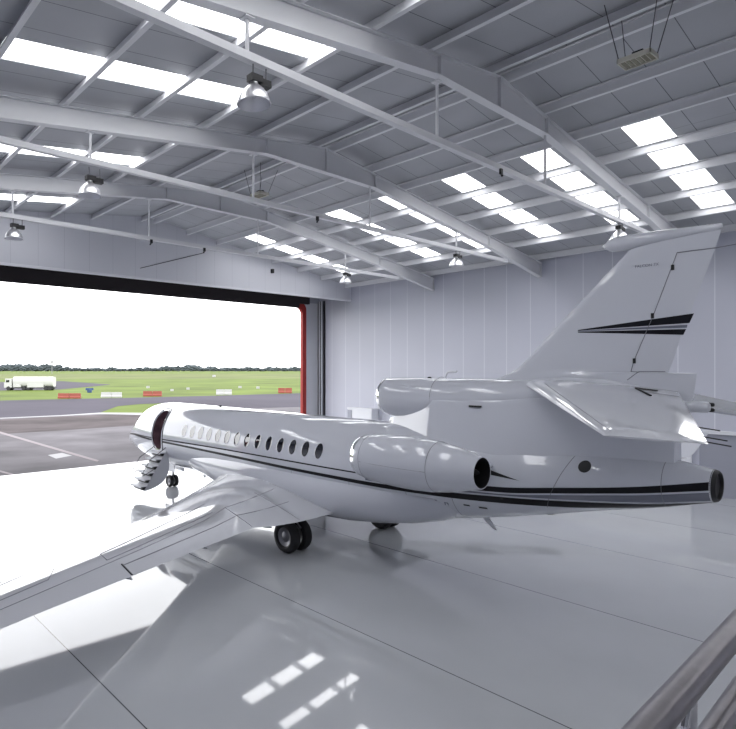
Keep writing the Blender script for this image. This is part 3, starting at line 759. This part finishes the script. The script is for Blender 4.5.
# landing gear
def wheel(parent, x, y, r, w_, name='wheel'):
    e = empty(name, (x, y, r)); e.parent = parent
    p = parent; off = Vector((0, 0, 0))
    while p is not None: off += p.location; p = p.parent
    e.location = Vector((x, y, r)) - off
    mb = MB(); mb.lathe((x, y, r), 0, [(-w_ * .36, r * .58), (-w_ * .5, r * .70), (-w_ * .5, r * .84), (-w_ * .40, r * .95), (-w_ * .2, r), (w_ * .2, r), (w_ * .40, r * .95), (w_ * .5, r * .84), (w_ * .5, r * .70), (w_ * .36, r * .58)], 40); 
    hubp = [(-w_ * .36, r * .58), (-w_ * .30, r * .52), (-w_ * .22, r * .34), (-w_ * .34, r * .22), (-w_ * .36, .01)]
    t_ = mb.build('tyre', M['tyre'], parent=None, smooth=True); t_.parent = e; t_.location = -Vector((x, y, r))
    h_ = MB(); h_.lathe((x, y, r), 0, hubp, 32); h_.lathe((x, y, r), 0, [(-a, b) for a, b in hubp], 32); ho = h_.build('hub', M['hub'], parent=None, smooth=True); ho.parent = e; ho.location = -Vector((x, y, r))
    return e
def flat_wheel(parent, x, y, r, w_):
    mb = MB(); mb.lathe((x, y, r), 0, [(-w_ * .36, r * .58), (-w_ * .5, r * .70), (-w_ * .5, r * .84), (-w_ * .40, r * .95), (-w_ * .2, r), (w_ * .2, r), (w_ * .40, r * .95), (w_ * .5, r * .84), (w_ * .5, r * .70), (w_ * .36, r * .58)], 40)
    mb.build('tyre', M['tyre'], parent, smooth=True)
    hubp = [(-w_ * .36, r * .58), (-w_ * .30, r * .52), (-w_ * .22, r * .34), (-w_ * .34, r * .22), (-w_ * .36, .01)]
    h_ = MB(); h_.lathe((x, y, r), 0, hubp, 32); h_.lathe((x, y, r), 0, [(-a, b) for a, b in hubp], 32); h_.build('wheel_hub', M['hub'], parent, smooth=True)
def main_gear(side):
    x = PX + side * 2.02; y = 12.3
    e = empty('main_landing_gear', (x, y, 0)); e.parent = jet; e.location = Vector((x, y, 0)) - jet.location
    for dx in (-.22, .22): flat_wheel(e, x + dx, y, .45, .29)
    mb = MB(); mb.tube([(x, y, .43), (x, y + .02, .85), (x - side * .05, y + .05, 1.12)], [.06, .07, .085], 14); mb.tube([(x - .2, y, .43), (x + .2, y, .43)], .05, 12); mb.build('strut', M['hub'], e, smooth=True)
    mb = MB(); mb.tube([(x, y - .05, .9), (x, y - .32, .72), (x, y - .05, .5)], .03, 8); mb.build('torque_link', M['hub'], e)
    mb = MB(); mb.tube([(x - side * .05, y, .8), (x - side * .8, y + .1, 1.15)], .035, 10); mb.build('side_brace', M['hub'], e)
    mb = MB(); mb.box(x + side * .12 - .012, x + side * .12 + .012, y - .34, y + .34, .90, 1.10); mb.build('gear_door', M['paint'], e)
    mb = MB(); mb.tube([(x, y + .1, 1.1), (x - .1, y + .6, .55)], .022, 8); mb.build('drag_brace', M['darkmetal'], e)
main_gear(-1); main_gear(1)
e = empty('nose_landing_gear', (PX, 22.35, 0)); e.parent = jet; e.location = Vector((PX, 22.35, 0)) - jet.location
for dx in (-.12, .12): flat_wheel(e, PX + dx, 22.35, .26, .17)
mb = MB(); mb.tube([(PX, 22.35, .26), (PX, 22.25, .7), (PX, 22.18, 1.15)], [.04, .05, .06], 12); mb.tube([(PX - .14, 22.35, .26), (PX + .14, 22.35, .26)], .03, 10); mb.build('strut', M['hub'], e, smooth=True)
for s_ in (-1, 1):
    mb = MB(); mb.box(PX + s_ * .24 - .01, PX + s_ * .24 + .01, 21.75, 22.5, .72, 1.10); mb.build('gear_door', M['paint'], e)
mb = MB(); mb.prism([(20.0, 1.02), (19.75, 1.02), (19.72, .76), (19.85, .76)], 0, PX - .01, PX + .01); mb.build('blade_aerial', M['white'], jet)
# ------------------------------------------------------------------ outdoors: apron, taxiway, grass, barriers, tanker, trees
def sheet_px(pts, name, m, z, extra=None):
    "flat ground sheet; corners surveyed from the photograph"
    mb = MB(); vs = [(*(p if len(p) == 2 and abs(p[1]) > 1e9 else ground(*p)), z) for p in pts]
    mb.add(vs, [tuple(range(len(vs)))]); o = mb.build(name, m); o['kind'] = 'structure'; return o
mb = MB(); mb.box(-2500, 3500, YD + .05, 6000, -1.2, -.03); o = mb.build('grass_field', M['grass']); o['kind'] = 'structure'
def quad(name, m, pts, z):
    mb = MB(); vs = [(p[0], p[1], z) for p in pts]; n = len(vs); vs += [(p[0], p[1], z - .3) for p in pts]
    mb.add(vs, [tuple(range(n)), tuple(range(n, 2 * n))[::-1]] + [(i, n + i, n + (i + 1) % n, (i + 1) % n) for i in range(n)]); o = mb.build(name, m); o['kind'] = 'structure'; return o
g = ground
def band(name, m, us, top, bot, z):
    "ground strip between two surveyed lines; bot may be 'door' = up to the door sill"
    mb = MB(); n = len(us); T = [(*g(u, v), z) for u, v in zip(us, top)]
    B = [(-120 + 420 * i / (n - 1), YD + .05, z) for i in range(n)] if bot == 'door' else [(*g(u, v), z) for u, v in zip(us, bot)]
    mb.sheet([T, B]); o = mb.build(name, m); o['kind'] = 'structure'; return o
band('apron', M['concrete'], [-300, 0, 60, 100, 150, 200, 215, 300, 500, 900], [440, 417.5, 415, 412.5, 413, 411, 409, 407, 403, 396], 'door', -.012)
band('apron_old_slabs', M['brownslab'], [-300, 0, 60, 110, 140, 165], [440.5, 419.5, 416.5, 414.5, 414.5, 415], [452, 434, 430.5, 427, 425, 424], -.008)
band('taxiway', M['asphalt'], [-300, 0, 60, 100, 118, 140, 165, 190, 215, 300, 500, 900], [409, 400.5, 399.2, 398.2, 398, 397.4, 396.8, 396.2, 395.6, 393.2, 388.5, 381], [440, 417.5, 415, 412.5, 406, 404, 403, 404, 409, 407, 403, 396], -.010)
band('far_taxiway', M['asphalt'], [-300, 0, 60, 110], [388, 382, 381, 384.4], [400, 390.5, 389.4, 384.8], -.012)
band('apron_edge_line', M['paleline'], [-200, 0, 60, 100, 152], [432, 417.9, 415.2, 412.5, 412.8], [433.0, 418.5, 416.0, 413.8, 415.2], -.004)
quad('apron_painted_line', M['line'], [g(-60, 414), g(99, 460.2), g(97, 461.6), g(-60, 416)], -.002)
quad('apron_painted_line', M['line'], [g(-30, 462), g(14, 474), g(11, 475), g(-30, 463.5)], -.002)
quad('drain_cover', M['paleline'], [g(48, 455), g(62, 452.8), g(72, 455.6), g(56, 458.6)], -.001)
band('pale_grass_strip', M['grass2'], [-300, 0, 300, 500], [374.6, 374.2, 373.8, 373.4], [379.5, 379, 378.5, 378], -.018)
random.seed(3)
def barrier(u, v, wpx, color, label):
    x, y = g(u, v); d = F * EYE / (v - CY); w_ = wpx / F * d; h_ = 6.0 / F * d * .85
    e = empty('barrier', (x, y, -.02), label, 'barrier', 'red and white barriers beside the taxiway')
    r = Vector((SN, -CS, 0)); f_ = Vector((CS, SN, 0)); a = Vector((x, y, 0)) - r * w_ / 2
    n = 2
    for k in range(n):
        p0 = a + r * (w_ * k / n + .04); p1 = a + r * (w_ * (k + 1) / n - .04); t = .32
        vs = []
        for (z, tt) in ((-.02, t), (h_ * .25, t), (h_ * .45, t * .5), (h_, t * .35)):
            vs.append([p0 - f_ * tt + Vector((0, 0, z)), p1 - f_ * tt + Vector((0, 0, z)), p1 + f_ * tt + Vector((0, 0, z)), p0 + f_ * tt + Vector((0, 0, z))])
        mb = MB(); mb.rings(vs); mb.build('barrier_block', M[color], e)
barrier(69.5, 398.3, 23, 'barrier_red', 'red barrier right behind the white fuel truck, at the far left of the row')
barrier(111.5, 397.3, 21, 'barrier_white', 'white barrier between the two red ones left of the jet nose')
barrier(152.5, 396.2, 19, 'barrier_red', 'red barrier on the grass just above the jet nose')
barrier(224, 394.6, 16, 'barrier_white', 'white barrier behind the jet forward cabin')
barrier(285, 393.0, 14, 'barrier_red', 'small red barrier close to the red door frame')
x, y = g(89.5, 392.5); r = Vector((SN, -CS, 0)); d = 588 * EYE / 22.5
mb = MB(); mb.lathe((x, y, -.02), 2, [(0, .5), (.25, .55), (.8, .5), (.85, .2)], 16, cap0=True, cap1=True); mb.box(x - .9, x + .9, y - .12, y + .12, .5, 1.0)
tag(mb.build('marker', M['blue'], smooth=True), 'small blue marker on the grass between the red and white barriers', 'marker')
# fuel truck
d = F * EYE / (390.2 - CY); x0, y0 = g(31, 390.2); r = Vector((SN, -CS, 0)); f_ = Vector((CS, SN, 0)); S_ = d / F
tr = empty('fuel_truck', (x0, y0, 0), 'white fuel tanker truck on the airfield road at the far left', 'truck', rz=math.atan2(-CS, SN))
def tb(name, m, boxes, rnd=False):
    mb = MB()
    for b in boxes: mb.box(*b)
    o = MB.build(mb, name, m); o.parent = tr; return o
W_ = 50 * S_                                   # overall length in metres
tb('cab', M['truckwhite'], [(-W_/2, -W_/2 + 1.9, -1.2, 1.2, .7, 2.0), (-W_/2 + .25, -W_/2 + 1.9, -1.15, 1.15, 2.0, 2.9)])
tb('cab_window', M['glass'], [(-W_/2 + .5, -W_/2 + 1.3, -1.17, -1.16, 1.95, 2.6), (-W_/2 + .2, -W_/2 + .24, -1.0, 1.0, 1.95, 2.7)])
tb('chassis', M['black'], [(-W_/2 + .3, W_/2 - .2, -.9, .9, .5, .85)])
mb = MB(); mb.rings([[(xx, 1.25 * math.copysign(abs(math.cos(t)) ** .6, math.cos(t)), 2.15 + 1.25 * math.copysign(abs(math.sin(t)) ** .6, math.sin(t))) for t in [2 * PI * k / 24 for k in range(24)]] for xx in (-W_/2 + 2.2, -W_/2 + 2.3, W_/2 - .5, W_/2 - .4)]); o = mb.build('tank', M['truckwhite'], smooth=True); o.parent = tr
tb('equipment_cabinet', M['truckwhite'], [(-W_/2 + 2.3, -W_/2 + 4.2, -1.28, -1.0, .8, 1.6), (-.5, 3.6, -1.28, -1.0, .75, 1.8)])
for xx in (-W_/2 + 1.1, -W_/2 + 4.9, -W_/2 + 6.0, W_/2 - 2.2, W_/2 - 1.2):
    mb = MB(); mb.lathe((xx, 0, .5), 1, [(-1.25, .02), (-1.25, .5), (-.9, .5), (.9, .5), (1.25, .5), (1.25, .02)], 20); o = mb.build('wheels', M['tyre'], smooth=True); o.parent = tr
# distant trees, one object each
tm = []
for k in range(4):
    mb = MB(); rs = []
    bm = bmesh.new(); bmesh.ops.create_icosphere(bm, subdivisions=3, radius=1)
    for v in bm.verts:
        n = v.co.normalized(); s_ = 1 + .22 * math.sin(5 * n.x + k) * math.sin(4 * n.y + 2 * k) + .16 * math.sin(9 * n.z + 3 * k + 4 * n.x)
        v.co = Vector((n.x * s_, n.y * s_, (n.z * s_ * .55 + .55)))
    me = bpy.data.meshes.new('distant_tree'); bm.to_mesh(me); bm.free(); me.materials.append(M['treehaze']); tm.append(me)
u = -60; k = 0
spots = []
while u < 345:
    hpx = 5.4 if u < 62 else (2.4 if u < 150 else 3.0)
    hpx += random.uniform(-1, 1.2) + (1.6 if 160 < u < 200 else 0)
    spots.append((u, (2300, 2600, 2900)[k % 3] + random.uniform(-8, 8), hpx)); u += random.uniform(3.2, 4.6); k += 1
for i, (u, d, hpx) in enumerate(spots):
    x, y = at_depth(u, d); top = EYE + (hpx - .2) / F * d
    o = bpy.data.objects.new('distant_tree', tm[i % 4]); COL.objects.link(o); o.location = (x, y, -.5)
    wd = random.uniform(2.9, 4.0) / F * d; o.scale = (wd, wd, max(4, top) / 1.1); o.rotation_euler = (0, 0, random.uniform(0, 6))
    tag(o, 'dark tree in the hazy line on the horizon beyond the airfield', 'tree', 'trees along the airfield horizon')
x, y = at_depth(52, 850); mb = MB(); mb.tube([(x, y, 0), (x, y, 16)], .5, 8); mb.lathe((x, y, 15), 2, [(0, .8), (1.5, 1.8), (3.5, 1.6), (4, .3)], 12, cap0=True, cap1=True)
tag(mb.build('control_tower', M['paleline']), 'tiny mast like tower on the horizon behind the fuel truck', 'tower')
for u, v in ((188, 389.5), (172, 391), (148, 388), (240, 388), (258, 388.5), (214, 377)):
    x, y = g(u, v); d = F * EYE / (v - CY); s_ = 1.6 / F * d
    mb = MB(); mb.prism([(-s_, 0), (s_, 0), (s_, s_ * 1.3), (-s_, s_ * 1.3)], 1, -.1, .1); o = mb.build('taxiway_sign', M['barrier_white']); o.location = (x, y, -.03); o.rotation_euler = (0, 0, math.atan2(-CS, SN))
    tag(o, 'small pale sign board standing in the airfield grass', 'sign', 'small boards in the airfield grass')
# ------------------------------------------------------------------ light, camera
w = bpy.data.worlds.new('overcast_sky'); bpy.context.scene.world = w; w.use_nodes = True
nt = w.node_tree; bg = nt.nodes['Background']
bg.inputs['Strength'].default_value = 4.3
tc = nt.nodes.new('ShaderNodeTexCoord'); nz = nt.nodes.new('ShaderNodeTexNoise'); nz.inputs['Scale'].default_value = 2.5; nz.inputs['Detail'].default_value = 4
nt.links.new(tc.outputs['Generated'], nz.inputs['Vector'])
cr = nt.nodes.new('ShaderNodeValToRGB'); cr.color_ramp.elements[0].color = (.93, .94, .97, 1); cr.color_ramp.elements[1].color = (1, 1, 1, 1)
nt.links.new(nz.outputs['Fac'], cr.inputs['Fac']); nt.links.new(cr.outputs['Color'], bg.inputs['Color'])

cam = bpy.data.cameras.new('camera'); co = bpy.data.objects.new('camera', cam); COL.objects.link(co)
co.location = (0, 0, EYE); co.rotation_euler = (PI / 2, 0, YAW * -1 + 0)
co.rotation_euler = (PI / 2, 0, (PI / 2 - YAW) - PI / 2)
co.rotation_euler = (PI / 2, 0, math.atan2(SN, CS) - PI / 2)
cam.sensor_fit = 'HORIZONTAL'; cam.sensor_width = 36; cam.lens = F / 736 * 36
cam.shift_x = (368 - CX) / 736; cam.shift_y = (CY - 364.5) / 736
cam.clip_start = .05; cam.clip_end = 8000
sc = bpy.context.scene; sc.camera = co
sc.view_settings.view_transform = 'Standard'; sc.view_settings.look = 'None'; sc.view_settings.gamma = 1; sc.view_settings.exposure = 0
sc.view_settings.use_curve_mapping = False
sc.cycles.max_bounces = 10; sc.cycles.diffuse_bounces = 6; sc.cycles.glossy_bounces = 5
